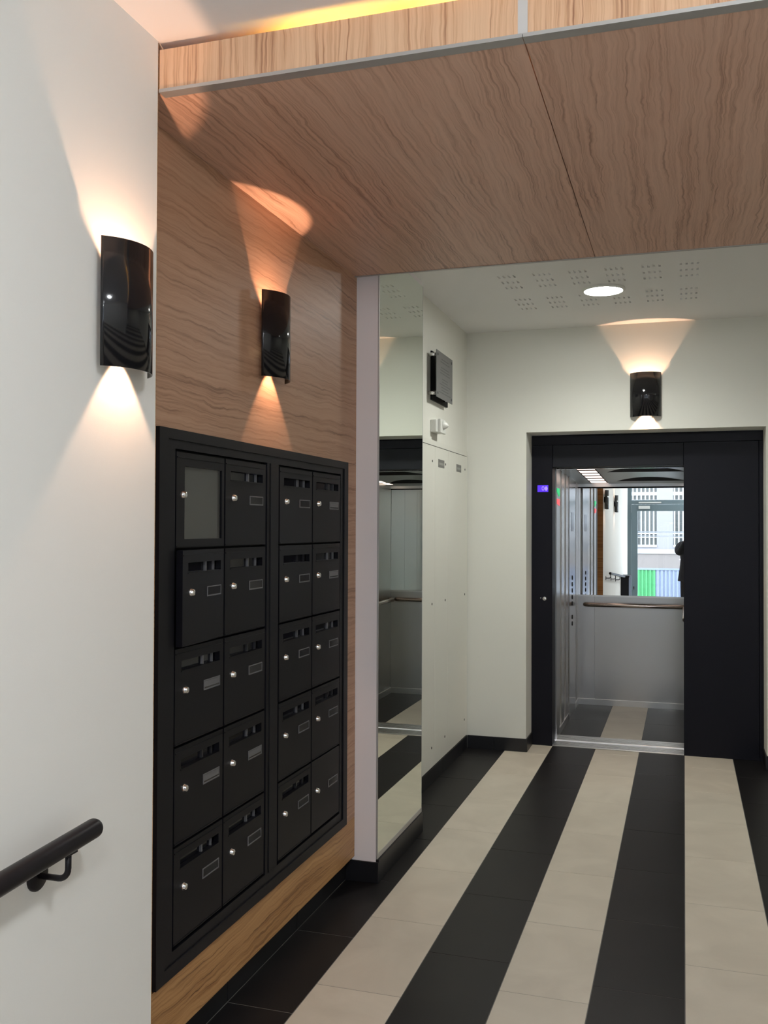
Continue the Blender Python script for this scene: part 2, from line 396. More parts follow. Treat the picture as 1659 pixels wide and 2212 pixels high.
# ================================================================ WOOD CLADDING AND SOFFIT
cl = thing('wood_wall_cladding', 'zebra-grained wood cladding around the black mailbox bank', 'wall panel', (XW, 3.1, 0.109))
def wpart(name, mat, root, *b_, **k):
    """a part modelled in world coordinates under a root that is not rotated"""
    o = B(name, mat, root, *b_, **k); o.matrix_parent_inverse = Matrix.Translation(-Vector(root.location)); return o
MBX0, MBX1, MBZ0, MBZ1 = 2.345, 3.915, 0.292, 1.872
T0 = XW - 0.016
wpart('wood_panel', M_wood_wall, cl, T0, XW, YA, YP - 0.001, 1.8732, ZS - 0.001)
wpart('wood_panel', M_wood_wall, cl, T0, XW, 3.917, YP - 0.001, 0.2855, 1.8718)
wpart('wood_panel', M_wood_wall, cl, T0, XW, YA, 2.3435, 0.2855, 1.8718)
o = wpart('wood_panel', M_wood_strip, cl, T0, XW, YA, YP - 0.001, 0.109, 0.284); o['label'] = 'lower wood strip of warmer oak tone'
wpart('wood_panel', M_wood_strip, cl, XP - 0.012, XA - 0.002, YA - 0.006, YA, 0.107, ZF - 0.002)
wpart('batten', M_void, cl, XP - 0.012, T0, YA, YP - 0.001, 0.12, 0.28)
wpart('batten', M_void, cl, XP - 0.012, T0, YA, YP - 0.001, 1.88, ZS - 0.001)

sf = thing('wood_soffit', 'lowered zebra-wood ceiling soffit with a lit cove along its front', 'soffit', (XW, YA, ZS))
XJ = -0.3535
wpart('soffit_panel', M_wood_ceil, sf, XW - 0.03, XJ - 0.0014, YA + 0.012, YS2, ZS, ZS + 0.018)
wpart('soffit_panel', M_wood_ceil2, sf, XJ + 0.0014, 2.2, YA + 0.012, YS2, ZS, ZS + 0.018)
wpart('soffit_panel', M_wood_ceil, sf, 2.2016, XR2, YA + 0.012, YS2, ZS, ZS + 0.018)
ZFT = 2.833
wpart('fascia_panel', M_wood_fascia, sf, XA + 0.001, XJ - 0.0115, YA, YA + 0.012, ZS + 0.004, ZFT)
wpart('fascia_panel', M_wood_fascia, sf, XJ + 0.0115, XR, YA, YA + 0.012, ZS + 0.004, ZFT)
o = wpart('joint_strip', M_joint, sf, XJ - 0.0113, XJ + 0.0113, YA - 0.001, YA + 0.012, ZS + 0.004, ZFT); o['label'] = 'pale vertical metal joint strip'
def trim(x0, x1):
    m_ = MB(); m_.box(x0, x1, YA - 0.003, YA - 0.0005, ZS - 0.0004, ZS + 0.006); m_.box(x0, x1, YA - 0.003, YA + 0.030, ZS - 0.003, ZS - 0.0005)
    o = m_.build('edge_trim', M_alu, sf); o.matrix_parent_inverse = Matrix.Translation(-Vector(sf.location)); o['label'] = 'grey metal edge trim'
trim(XA + 0.001, XJ - 0.0006); trim(XJ + 0.0006, XR)
m_ = MB(); m_.box(XW, XJ - 0.0006, YS2 - 0.012, YS2 + 0.002, ZS - 0.003, ZS - 0.0005); m_.box(XW, XJ - 0.0006, YS2, YS2 + 0.002, ZS - 0.0004, ZS + 0.012)
o = m_.build('edge_trim', M_alu, sf); o.matrix_parent_inverse = Matrix.Translation(-Vector(sf.location))
m_ = MB(); m_.box(XJ + 0.0006, XR2, YS2 - 0.012, YS2 + 0.002, ZS - 0.003, ZS - 0.0005); m_.box(XJ + 0.0006, XR2, YS2, YS2 + 0.002, ZS - 0.0004, ZS + 0.012)
o = m_.build('edge_trim', M_alu, sf); o.matrix_parent_inverse = Matrix.Translation(-Vector(sf.location))
wpart('rear_board', M_ceil, sf, XW - 0.03, XR2, YS2 - 0.02, YS2 - 0.001, ZS + 0.018, ZC + 0.02)
M_led = emis('amber_led', (1.0, 0.50, 0.07), LED_POWER)
x = -0.96
while x < XR - 0.3:
    wpart('strip_carrier', M_ceil, sf, x - 0.02, x + 0.28, YA + 0.070, YA + 0.095, ZS + 0.0185, ZS + 0.068)
    o = wpart('light_strip', M_led, sf, x, x + 0.26, YA + 0.074, YA + 0.090, ZS + 0.0685, ZS + 0.080); o['label'] = 'glowing amber light strip'
    x += 0.33

# ================================================================ MAILBOX BANK
mbk = thing('mailbox_bank', 'black steel bank of twenty mailboxes set in the wood cladding', 'mailboxes', (XW, 3.13, MBZ0))
def mpart(mb_, name, mat, parent=None):
    o = mb_.build(name, mat, mbk if parent is None else parent)
    if parent is None: o.matrix_parent_inverse = Matrix.Translation(-Vector(mbk.location))
    return o
XFR = -1.404      # frame face
XD = -1.409       # door face
m_ = MB(); m_.box(-1.469, -1.434, MBX0 + 0.01, MBX1 - 0.01, MBZ0 + 0.01, MBZ1 - 0.01); mpart(m_, 'back_body', M_void)
IY0, IY1, IZ0, IZ1 = 2.440, 3.832, 0.362, 1.816
m_ = MB(); m_.ring_x(-1.44, XFR, MBX0, MBX1, MBZ0, MBZ1, MBX0 + 0.048, MBX1 - 0.048, MBZ0 + 0.036, MBZ1 - 0.030)
mpart(m_, 'outer_frame', M_black)
m_ = MB(); m_.ring_x(-1.44, XFR - 0.005, MBX0 + 0.048, MBX1 - 0.048, MBZ0 + 0.036, MBZ1 - 0.030, IY0, IY1, IZ0, IZ1)
mpart(m_, 'inner_frame', M_black)
m_ = MB(); m_.box(-1.44, XFR - 0.004, 3.076, 3.176, IZ0, IZ1, bev=0.001); m_.box(-1.44, XFR - 0.001, 3.100, 3.152, IZ0, IZ1, bev=0.001)
mpart(m_, 'centre_stile', M_black)
COLS = [(2.447, 2.748), (2.757, 3.064), (3.188, 3.503), (3.512, 3.826)]
ROWT = [1.808 - 0.2885 * k for k in range(5)]
DH = 0.281
def lockmesh():
    m_ = MB(); m_.lathe((0, 0, 0), (1, 0, 0), [(0.0125, 0.0), (0.0125, 0.003), (0.0105, 0.0055), (0.0095, 0.0105), (0.0075, 0.0125), (0.0, 0.0128)], 16)
    return m_
def slot_glints(w_):  # grey bars standing in for room reflections on the glossy slot flap
    return [(w_ * 0.60, w_ * 0.63), (w_ * 0.86, w_ * 0.875)]
n = 0
for ci, (y0, y1) in enumerate(COLS):
    for ri, zt in enumerate(ROWT):
        W = y1 - y0
        # door is modelled in its own frame: hinge edge at local y=0, running to y=-W; x outwards; z down from 0
        kind = 'case' if (ci, ri) == (0, 0) else ('plain' if (ci, ri) == (3, 4) else 'box')
        m_ = MB()
        sy0, sy1, sz0, sz1 = -W + 0.037, -0.024, -0.066, -0.037
        if kind == 'case':
            m_.ring_x(-0.020, 0.0, -W, 0, -DH, 0, -W + 0.048, -0.016, -0.256, -0.040)
        elif kind == 'plain':
            m_.box(-0.020, 0.0, -W, 0, -DH, 0, bev=0.0015)
        else:
            m_.ring_x(-0.020, 0.0, -W, 0, -DH, 0, sy0, sy1, sz0, sz1)
        if kind != 'plain':
            m_.box(0.0, 0.0022, -W + 0.003, -0.004, -0.0165, -0.0135)      # folded top lip
            m_.box(0.0, 0.0018, -W + 0.003, -0.004, -DH + 0.002, -DH + 0.005)
        if kind == 'box':
            m_.box(0.0, 0.0020, sy0 - 0.002, sy1 + 0.002, sz0 - 0.0035, sz0)  # slot lower lip
        d = m_.build('door', M_black_door, mbk)
        d.matrix_parent_inverse = Matrix.Translation(-Vector(mbk.location))
        d.location = (XD, y1, zt)
        if (ci, ri) == (0, 1):
            d.rotation_euler = (0, 0, R(4.2)); d['label'] = 'mailbox door standing slightly ajar'
        if kind == 'case': d['label'] = 'glazed notice case door'
        if kind == 'plain': d['label'] = 'plain door without a letter slot'
        lk = lockmesh().build('lock', M_chrome, d); lk.location = (0.0, -W + (0.036 if kind == 'case' else 0.055), -0.125)
        lk['label'] = 'round chrome lock'
        if kind == 'case':
            B('notice_paper', M_paper, d, -0.017, -0.0155, -W + 0.048, -0.016, -0.256, -0.040)
            B('glass_pane', M_glass_case, d, -0.006, -0.004, -W + 0.048, -0.016, -0.256, -0.040)
        else:
            py0, py1, pz0, pz1 = -0.129, -0.024, -0.145, -0.114
            m_ = MB(); m_.ring_x(0, 0.0022, py0, py1, pz0, pz1, py0 + 0.003, py1 - 0.003, pz0 + 0.004, pz1 - 0.003)
            hold = m_.build('name_holder', M_holder, d)
            nw = B('name_window', M_clear, d, -0.0002, 0.0012, py0 + 0.003, py1 - 0.003, pz0 + 0.004, pz1 - 0.003)
            if (ci, ri) in ((0, 2), (0, 3), (1, 3), (3, 1), (3, 0)):
                B('name_card', M_holder, d, -0.0002, 0.0014, py0 + 0.004, py1 - 0.004, pz0 + 0.009, pz1 - 0.004)
        if kind == 'box':
            B('slot_flap', M_flap, d, -0.0195, -0.0165, sy0, sy1, sz0, sz1)
            for a, b_ in slot_glints(sy1 - sy0):
                B('flap_glint', M_holder if (ri + ci) % 3 else M_clear, d, -0.0165, -0.009, sy0 + a, sy0 + b_, sz0, sz1)

# ================================================================ SCONCES
def make_sconce(label, loc, rz, group='curved black wall sconces'):
    t = thing('wall_sconce', label, 'wall light', loc, rz, group)
    hw, x0, sag, hh, th = 0.103, 0.020, 0.054, 0.151, 0.0025
    rr = (hw * hw + sag * sag) / (2 * sag); a0 = math.asin(hw / rr); N = 28
    m_ = MB(); ring = []
    for k in range(N + 1):
        a = -a0 + 2 * a0 * k / N
        ring.append([m_.bm.verts.new(((x0 + sag - rr) + (rr - d_) * math.cos(a), (rr - d_) * math.sin(a), z_)) for d_, z_ in ((0, -hh), (0, hh), (th, hh), (th, -hh))])
    for p, q in zip(ring, ring[1:]):
        for i in range(4):
            f = m_.bm.faces.new((p[i], p[(i + 1) % 4], q[(i + 1) % 4], q[i])); f.smooth = (i in (0, 2))
    m_.bm.faces.new(ring[0]); m_.bm.faces.new(ring[-1][::-1])
    m_.build('shade', M_gloss, t)
    m_ = MB(); m_.lathe((0, 0, 0), (1, 0, 0), [(0.0, 0.0), (0.048, 0.0), (0.048, 0.030), (0.030, 0.033), (0.0, 0.033)], 24)
    m_.build('mounting_base', M_gloss, t)
    # added baffle plate inside the shade, keeping the up and down beams apart
    m_ = MB(); pts = [(0.030, -0.092), (0.030, 0.092)]
    poly = [((x0 + sag - rr) + (rr - th - 0.004) * math.cos(a), (rr - th - 0.004) * math.sin(a)) for a in [(-0.85 + 1.7 * k / 12) * a0 for k in range(13)]]
    m_.prism([(0.030, -0.075)] + poly + [(0.030, 0.075)], 'z', -0.022, -0.016)
    m_.build('beam_baffle', M_gloss, t)
    M_bulb = bpy.data.materials.get('warm_bulb') or emis('warm_bulb', (1.0, 0.66, 0.34), 6.0)
    for zc_ in (0.0, -0.046):
        m_ = MB(); m_.lathe((0.050, 0, zc_ - 0.012), (0, 0, 1), [(0.0, 0.0), (0.008, 0.001), (0.010, 0.009), (0.006, 0.017), (0.0, 0.019)], 12)
        m_.build('bulb', M_bulb, t)
    L = bpy.data.lights.new('sconce_uplight', 'SPOT'); L.energy = SCONCE_UP * 2; L.color = (1.0, 0.575, 0.36); L.shadow_soft_size = 0.006; L.spot_size = R(96); L.spot_blend = 0.35
    o = bpy.data.objects.new('uplight', L); COL.objects.link(o); o.parent = t; o.location = (0.050, 0, 0.026); o.rotation_euler = (R(180), 0, 0)
    L = bpy.data.lights.new('sconce_downlight', 'SPOT'); L.energy = SCONCE_DOWN * 2; L.color = (1.0, 0.60, 0.38); L.shadow_soft_size = 0.006
    L.spot_size = R(76); L.spot_blend = 0.25
    o = bpy.data.objects.new('downlight', L); COL.objects.link(o); o.parent = t; o.location = (0.048, 0, -0.068)
    return t
make_sconce('curved black up-and-down sconce on the near white wall above the handrail', (XA, 1.985, 2.112), 0)
make_sconce('curved black up-and-down sconce on the wood cladding above the mailboxes', (XW, 3.100, 2.264), 0)
make_sconce('curved black up-and-down sconce on the ivory wall above the lift', (-0.25, YE, 2.502), R(-90))
make_sconce('curved black up-and-down sconce seen only in the lift mirror', (XA, 0.09, 2.112), 0)

# ================================================================ PILASTER MIRROR
mr_ = thing('wall_mirror', 'tall narrow mirror covering the side of the white pilaster', 'mirror', (XM, YP, 0.11))
wpart('mirror_glass', M_mirror, mr_, XM - 0.0055, XM, YP + 0.006, YM - 0.003, 0.126, 2.857)
wpart('edge_strip', M_alu, mr_, XM - 0.006, XM + 0.0012, YP + 0.0002, YP + 0.006, 0.104, 2.857)
wpart('edge_strip', M_alu, mr_, XM - 0.006, XM + 0.0006, YM - 0.003, YM - 0.0004, 0.104, 2.857)
wpart('bottom_rail', M_alu, mr_, XM - 0.006, XM + 0.0015, YP + 0.006, YM - 0.003, 0.1035, 0.126)

# ================================================================ UTILITY CABINET, PLAQUE, DETECTOR
uc = thing('utility_cabinet', 'ivory utility cabinet with three tall doors on the wall beside the mirror', 'cabinet', (XK, 5.7, 0.093))
wpart('frame', M_cab, uc, XK - 0.004, XK + 0.003, YM + 0.002, 6.725, 2.103, 2.135)
wpart('backing', M_slot, uc, XK - 0.0038, XK - 0.002, YM + 0.004, 6.72, 0.095, 2.104)
for (a, b_, plate) in ((4.83, 5.785, None), (5.789, 6.137, (5.866, 6.022)), (6.141, 6.716, (6.371, 6.513))):
    d = wpart('door', M_cab, uc, XK - 0.002, XK + 0.006, a, b_, 0.097, 2.098, bev=0.0012)
    zz = 1.975 if plate else 0
    if plate:
        q = B('label_plate', M_label, d, XK + 0.0055, XK + 0.0075, plate[0], plate[1], 1.974, 2.025); q['label'] = 'small grey label'
        q = B('label_print', M_labelbar, d, XK + 0.0073, XK + 0.0079, plate[0] + 0.018, plate[1] - 0.018, 1.990, 2.005)
    ys_ = {4.83: 5.717, 5.789: 6.058, 6.141: 6.635}[a]
    for z_ in (2.003, 1.112, 0.22):
        m_ = MB(); m_.lathe((XK + 0.0055, ys_, z_), (1, 0, 0), [(0.008, 0), (0.008, 0.002), (0.0, 0.0026)], 10); m_.build('screw_lock', M_slot, d)

pq = thing('wall_plaque', 'grey metal notice plaque on standoffs high above the utility cabinet', 'sign', (XK, 5.86, 2.53))
XPL = XK + 0.058
wpart('back_plate', M_void, pq, XK - 0.004, XK + 0.006, 5.700, 6.118, 2.384, 2.690)
wpart('plate', M_plate, pq, XPL - 0.005, XPL, 5.617, 6.031, 2.392, 2.682, bev=0.001)
for y_ in (5.645, 6.003):
    for z_ in (2.418, 2.656):
        m_ = MB(); m_.cyl((XK - 0.004, y_, z_), (XPL - 0.005, y_, z_), 0.011, seg=14); o = m_.build('standoff', M_chrome, pq); o.matrix_parent_inverse = Matrix.Translation(-Vector(pq.location))
        m_ = MB(); m_.cyl((XPL, y_, z_), (XPL + 0.003, y_, z_), 0.008, seg=14); o = m_.build('screw_cap', M_print, pq); o.matrix_parent_inverse = Matrix.Translation(-Vector(pq.location))
m_ = MB(); rnd = random.Random(3)
for k in range(13):
    z_ = 2.640 - k * 0.0175
    if k == 2 or k == 6: continue
    half = rnd.uniform(0.07, 0.15); yc_ = 5.83
    m_.box(XPL, XPL + 0.0004, yc_ - half, yc_ + half, z_ - 0.0028, z_ + 0.0022)
o = m_.build('engraved_lines', M_print, pq); o.matrix_parent_inverse = Matrix.Translation(-Vector(pq.location))

dt = thing('motion_detector', 'small white motion detector below the grey wall plaque', 'sensor', (XK, 5.8, 2.2))
wpart('box', M_plastic, dt, XK - 0.004, XK + 0.036, 5.70, 5.865, 2.183, 2.262, bev=0.004)
wpart('head', M_plastic, dt, XK + 0.036, XK + 0.056, 5.735, 5.865, 2.180, 2.268, bev=0.003)
m_ = MB(); m_.lathe((XK + 0.056, 5.80, 2.232), (1, 0, -0.15), [(0.030, 0), (0.029, 0.004), (0.016, 0.024), (0.004, 0.034), (0.0, 0.035)], 18)
o = m_.build('lens', M_plastic, dt); o.matrix_parent_inverse = Matrix.Translation(-Vector(dt.location))

# ================================================================ CEILING LAMPS
M_lampd = emis('lamp_diffuser', (0.985, 1.0, 0.94), LAMP_POWER); M_hallfill = emis('hall_fill_diffuser', (0.935, 0.975, 1.0), HALL_FILL)
def fill_bowl(label, x, y, z):  # unseen bowl lamps added to brighten the entrance hall
    t = thing('ceiling_lamp', label, 'ceiling light', (x, y, z), group='added fill lamps of the entrance hall')
    m_ = MB(); m_.lathe((0, 0, 0), (0, 0, -1), [(0.150, 0.0), (0.150, 0.012), (0.140, 0.018), (0.136, 0.012)], 40); m_.build('ring', M_plastic, t)
    m_ = MB(); m_.lathe((0, 0, 0), (0, 0, -1), [(0.137, 0.008), (0.134, 0.030), (0.118, 0.058), (0.085, 0.080), (0.045, 0.092), (0.0, 0.096)], 40); m_.build('diffuser', M_hallfill, t)
def ceiling_lamp(label, x, y, z):
    t = thing('ceiling_lamp', label, 'ceiling light', (x, y, z), group='round lift-lobby ceiling lamps')
    m_ = MB(); m_.lathe((0, 0, 0), (0, 0, -1), [(0.124, 0.0), (0.124, 0.010), (0.118, 0.016), (0.112, 0.016), (0.110, 0.010)], 40); m_.build('ring', M_plastic, t)
    m_ = MB(); m_.lathe((0, 0, 0), (0, 0, -1), [(0.111, 0.012), (0.108, 0.0150), (0.085, 0.0162), (0.045, 0.0170), (0.0, 0.0172)], 40); m_.build('diffuser', M_lampd, t)
    L = bpy.data.lights.new('lamp_beam', 'SPOT'); L.energy = LAMP_SPOT; L.color = (0.985, 1.0, 0.94); L.spot_size = R(156); L.spot_blend = 1.0; L.shadow_soft_size = 0.06
    o = bpy.data.objects.new('lamp_beam', L); COL.objects.link(o); o.parent = t; o.location = (0, 0, -0.08)
    return t
ceiling_lamp('round bright ceiling lamp in front of the lift', lx, ly, ZC)
ceiling_lamp('round bright ceiling lamp in the side corridor', 3.4, 4.6, ZC)
for lab, y_ in (('added white fill lamp on the entrance hall ceiling just in front of the wood soffit', 0.75), ('added white fill lamp halfway along the entrance hall ceiling', -0.85), ('added white fill lamp on the entrance hall ceiling next to the glass door', -2.45)):
    fill_bowl(lab, 0.3, y_, ZF)

# ================================================================ HANDRAIL
hr = thing('handrail', 'black tubular handrail on brackets along the near white wall', 'handrail', (XA, 1.0, 0.9))
XH = XA + 0.078
def hz(y): return 0.932 - (1.80 - y) * 0.055
pts = [(XH, y, hz(y)) for y in (-1.3, -0.3, 0.7, 1.4, 1.786)]
e = Vector((0, 1, 0.055)).normalized()
endp = Vector(pts[-1]); rad = 0.0215
m_ = MB()
pp = [Vector(p) for p in pts] + [endp + e * 0.006, endp + e * 0.0125, endp + e * 0.0165, endp + e * 0.0180]
m_.tube(pp, rad, 24, radii=[rad] * 5 + [rad * 0.97, rad * 0.82, rad * 0.55, 0.002])
def hpart(m_, name, mat):
    o = m_.build(name, mat, hr); o.matrix_parent_inverse = Matrix.Translation(-Vector(hr.location)); return o
hpart(m_, 'rail', M_rail)
for yb in (1.70, 0.75, -0.2):
    zb_ = hz(yb) - 0.075
    m_ = MB(); m_.lathe((XA, yb, zb_), (1, 0, 0), [(0.0, 0), (0.033, 0), (0.033, 0.004), (0.029, 0.007), (0.0, 0.008)], 24); hpart(m_, 'wall_flange', M_rail)
    arc = [(XA + 0.004, yb, zb_), (XA + 0.055, yb, zb_)]
    arc += [(XA + 0.055 + 0.023 * math.sin(a), yb, zb_ + 0.023 * (1 - math.cos(a))) for a in [math.pi / 2 * k / 6 for k in range(1, 7)]]
    arc += [(XH, yb, hz(yb) - 0.017)]
    m_ = MB(); m_.tube(arc, 0.0066, 12); hpart(m_, 'bracket_arm', M_rail)
    m_ = MB(); m_.box(XH - 0.010, XH + 0.010, yb - 0.020, yb + 0.020, hz(yb) - 0.0235, hz(yb) - 0.0175, bev=0.0015); hpart(m_, 'saddle', M_rail)

# ================================================================ LIFT PORTAL
lp = thing('lift_portal', 'blue-black metal lift landing frame with blue floor display', 'lift frame', (-0.28, YF, 0))
XJL, XQ, ZT = -0.918, -0.002, 2.034
wpart('side_jamb', M_liftblk, lp, XN + 0.001, XJL, YF, YF + 0.15, 0.0, 2.195, bev=0.002)
wpart('header', M_liftblk, lp, XN + 0.001, XN2 - 0.001, YF - 0.004, YF + 0.15, 2.195, 2.262, bev=0.002)
wpart('transom_panel', plain('slate_lift_paint', (0.014, 0.015, 0.020, 1), 0.5, spec=0.2, bump=0.02, bscale=900), lp, XJL + 0.001, XQ - 0.001, YF + 0.012, YF + 0.13, ZT, 2.194, bev=0.002)
wpart('side_panel', M_liftblk, lp, XQ, 0.490, YF - 0.002, YF + 0.14, 0.0, 2.194, bev=0.002)
wpart('side_jamb', M_liftblk, lp, 0.4915, XN2 - 0.001, YF - 0.006, YF + 0.15, 0.0, 2.194, bev=0.002)
wpart('landing_sill', M_steel_lt, lp, XJL + 0.001, XQ - 0.001, YF + 0.012, YF + 0.172, -0.06, 0.003, bev=0.001)
for k in range(3): wpart('sill_groove', M_steel_dk, lp, XJL + 0.001, XQ - 0.001, YF + 0.05 + k * 0.035, YF + 0.058 + k * 0.035, 0.0028, 0.0034)
M_blue = emis('blue_display', (0.075, 0.004, 1.0), 1.15)
dsp = wpart('floor_display', M_blue, lp, -1.026, -0.948, YF - 0.0025, YF, 1.852, 1.900)
M_dig = emis('pale_violet_digit', (0.42, 0.28, 1.0), 1.1)
# the figure 0 and a double-pointed arrow
m_ = MB(); N = 24; cx0, cz0 = -0.9855, 1.8775
for k in range(N):
    a, b_ = 2 * math.pi * k / N, 2 * math.pi * (k + 1) / N
    vs = [m_.bm.verts.new((cx0 + r_ * 0.0098 * math.cos(q), YF - 0.0030, cz0 + r_ * 0.0165 * math.sin(q))) for r_, q in ((1, a), (1, b_), (0.62, b_), (0.62, a))]
    m_.bm.faces.new(vs)
m_.build('digit_zero', M_dig, dsp)
m_ = MB(); ax, az = -0.963, 1.876
m_.prism([(ax, az + 0.020), (ax + 0.011, az + 0.004), (ax + 0.011, az - 0.004), (ax, az - 0.020), (ax - 0.011, az - 0.004), (ax - 0.011, az + 0.004)], 'y', YF - 0.0031, YF - 0.0026)
m_.build('arrow_sign', M_dig, dsp)
m_ = MB(); m_.lathe((-0.974, YF, 1.070), (0, -1, 0), [(0.0155, 0), (0.0155, 0.004), (0.012, 0.007), (0.0, 0.0075)], 20)
o = m_.build('key_switch', M_chrome, lp); o.matrix_parent_inverse = Matrix.Translation(-Vector(lp.location)); o['label'] = 'round chrome call button'
m_ = MB(); m_.lathe((-1.002, YF, 1.074), (0, -1, 0), [(0.005, 0), (0.005, 0.002), (0.0, 0.003)], 10)
o = m_.build('indicator_pin', M_chrome, lp); o.matrix_parent_inverse = Matrix.Translation(-Vector(lp.location))

# ================================================================ LIFT CAR
XL0, XL1, YC0, YC1, ZCC = -0.922, 0.070, 7.19, 8.722, 2.018
car = thing('lift_car', 'open stainless-steel lift car with mirror, handrail and striped floor', 'lift', (-0.43, 7.9, 0))
def cpart(m_, name, mat, parent=None):
    o = m_.build(name, mat, car if parent is None else parent)
    if parent is None: o.matrix_parent_inverse = Matrix.Translation(-Vector(car.location))
    return o
def cbox(name, mat, *b_, bev=0.0, label=None):
    o = cpart(MB().box(*b_, bev=bev), name, mat)
    if label: o['label'] = label
    return o
fl = cbox('floor_panel', M_grout, XL0, XL1, YC0, YC1, -0.10, -0.003)
cx_ = [(XL0 + 0.012, -0.6084, M_blk), (-0.6084, -0.3048, M_cream), (-0.3048, XL1, M_blk)]
for a, b_, m2 in cx_:
    for ya, yb in ((7.362, 8.0), (8.0, YC1 - 0.014)):
        o = cpart(MB().box(a + 0.0008, b_ - 0.0008, ya + 0.0008, yb - 0.0008, -0.004, 0.001), 'floor_tile', m2)
cbox('car_sill', M_steel_lt, XJL, XQ, 7.188, 7.360, -0.06, 0.004, bev=0.001)
for k in range(3): cbox('sill_groove', M_steel_dk, XJL, XQ, 7.222 + k * 0.04, 7.230 + k * 0.04, 0.0035, 0.0045)
# door jambs of the car
cbox('front_post', M_steel, XL0 - 0.02, XJL + 0.006, 7.17, 7.36, 0.0, 2.034, bev=0.001)
cbox('front_return', M_steel, XQ + 0.004, XL1 + 0.02, 7.19, 7.26, 0.0, 2.034)
cbox('front_header', M_steel_dk, XL0, XL1, 7.19, 7.24, 2.030, 2.12)
# left wall in vertical panels
for ya, yb, mat, d_ in ((7.362, 7.50, M_steel, 0.0), (7.50, 7.66, M_steel_br, 0.008), (7.66, 7.79, M_steel, 0.0), (7.79, 7.97, M_steel_br, 0.008), (8.44, 8.56, M_steel_br, 0.0), (8.56, 8.722, M_steel, 0.006)):
    cbox('wall_panel', mat, XL0 - 0.02, XL0 + d_, ya, yb - 0.002, 0.0, ZCC + 0.02, bev=0.001)
op = cbox('operating_panel', M_steel_dk, XL0 - 0.02, XL0 + 0.014, 7.972, 8.436, 0.0, ZCC + 0.02, bev=0.002, label='car operating panel with push buttons')
for z_ in (1.165, 1.110, 1.055, 1.000, 0.945, 0.83, 0.775):
    m_ = MB(); m_.lathe((XL0 + 0.013, 8.19, z_), (1, 0, 0), [(0.019, 0), (0.019, 0.004), (0.015, 0.007), (0.0, 0.007)], 16); m_.build('push_button', M_gloss, op)
B('screen', M_gloss, op, XL0 + 0.0135, XL0 + 0.0155, 8.10, 8.28, 1.56, 1.72)
XPF = XJL + 0.006
m_ = MB(); m_.prism([(7.185, 1.888), (7.185, 1.862), (7.315, 1.828), (7.335, 1.836), (7.335, 1.888)], 'x', XPF, XPF + 0.004); cpart(m_, 'arrow_light', emis('green_arrow', (0.02, 0.60, 0.20), 1.1))['label'] = 'green direction arrow light'
m_ = MB(); m_.prism([(7.185, 1.808), (7.185, 1.770), (7.335, 1.757), (7.335, 1.808)], 'x', XPF, XPF + 0.004); cpart(m_, 'arrow_light', emis('red_arrow', (1.0, 0.13, 0.15), 1.0))['label'] = 'red direction light'
# right wall
for ya, yb in ((7.26, 7.75), (7.752, 8.24), (8.242, 8.722)):
    cbox('wall_panel', M_steel, XL1, XL1 + 0.02, ya, yb - 0.002, 0.0, ZCC + 0.02)
# back wall: lower panels, ledge, leaning mirror, upper band
ZM0, ZM1 = 0.985, 1.955
for a, b_ in ((XL0, -0.7705), (-0.769, XL1)):
    cbox('wall_panel', M_steel, a, b_, YC1, YC1 + 0.02, 0.0, ZM0 - 0.012)
cbox('ledge', M_steel_lt, XL0, XL1, YC1 - 0.006, YC1 + 0.02, ZM0 - 0.014, ZM0)
TILT = R(0.31)
mo = MB().box(XL0, XL1, 0.0, 0.006, 0.0, ZM1 - ZM0).build('mirror_panel', M_mirror2, car)
mo.matrix_parent_inverse = Matrix.Translation(-Vector(car.location)); mo.location = (0, YC1, ZM0); mo.rotation_euler = (-TILT, 0, R(-0.38))
mo['label'] = 'mirror filling the upper half of the car back wall'
cbox('mirror_trim', M_void, XL0, XL1, YC1 - 0.004, YC1 + 0.02, ZM1 - 0.006, ZM1 + 0.003)
cbox('upper_band', M_steel_lt, XL0, XL1, YC1 - 0.002, YC1 + 0.02, ZM1 + 0.003, ZCC + 0.02)
# skirting
cbox('skirting', M_steel_lt, XL0, XL1, YC1 - 0.014, YC1, 0.0, 0.052, bev=0.001)
cbox('skirting', M_steel_lt, XL0, XL0 + 0.012, 7.37, YC1 - 0.014, 0.0, 0.052, bev=0.001)
cbox('skirting', M_steel_lt, XL1 - 0.012, XL1, 7.27, YC1 - 0.014, 0.0, 0.052, bev=0.001)
# handrails
def rail(p0, p1, inward):
    p0, p1, inw = Vector(p0), Vector(p1), Vector(inward)
    t = (p1 - p0).normalized()
    def end(p, s):
        return [p + t * s * 0.0 , p + t * s * 0.02 - inw * 0.008, p + t * s * 0.034 - inw * 0.026, p + t * s * 0.038 - inw * 0.055]
    path = end(p0, -1)[::-1] + end(p1, 1)
    m_ = MB(); m_.tube(path, 0.0185, 18); o = cpart(m_, 'handrail', plain('bronze_tinted_steel', (0.60, 0.52, 0.46, 1), 0.22, 1.0) if 'bronze_tinted_steel' not in bpy.data.materials else bpy.data.materials['bronze_tinted_steel'])
    o['label'] = 'round steel handrail'
rail((-0.815, YC1 - 0.065, 0.902), (-0.03, YC1 - 0.065, 0.902), (0, -1, 0))
rail((XL1 - 0.065, 7.45, 0.902), (XL1 - 0.065, 8.58, 0.902), (-1, 0, 0))
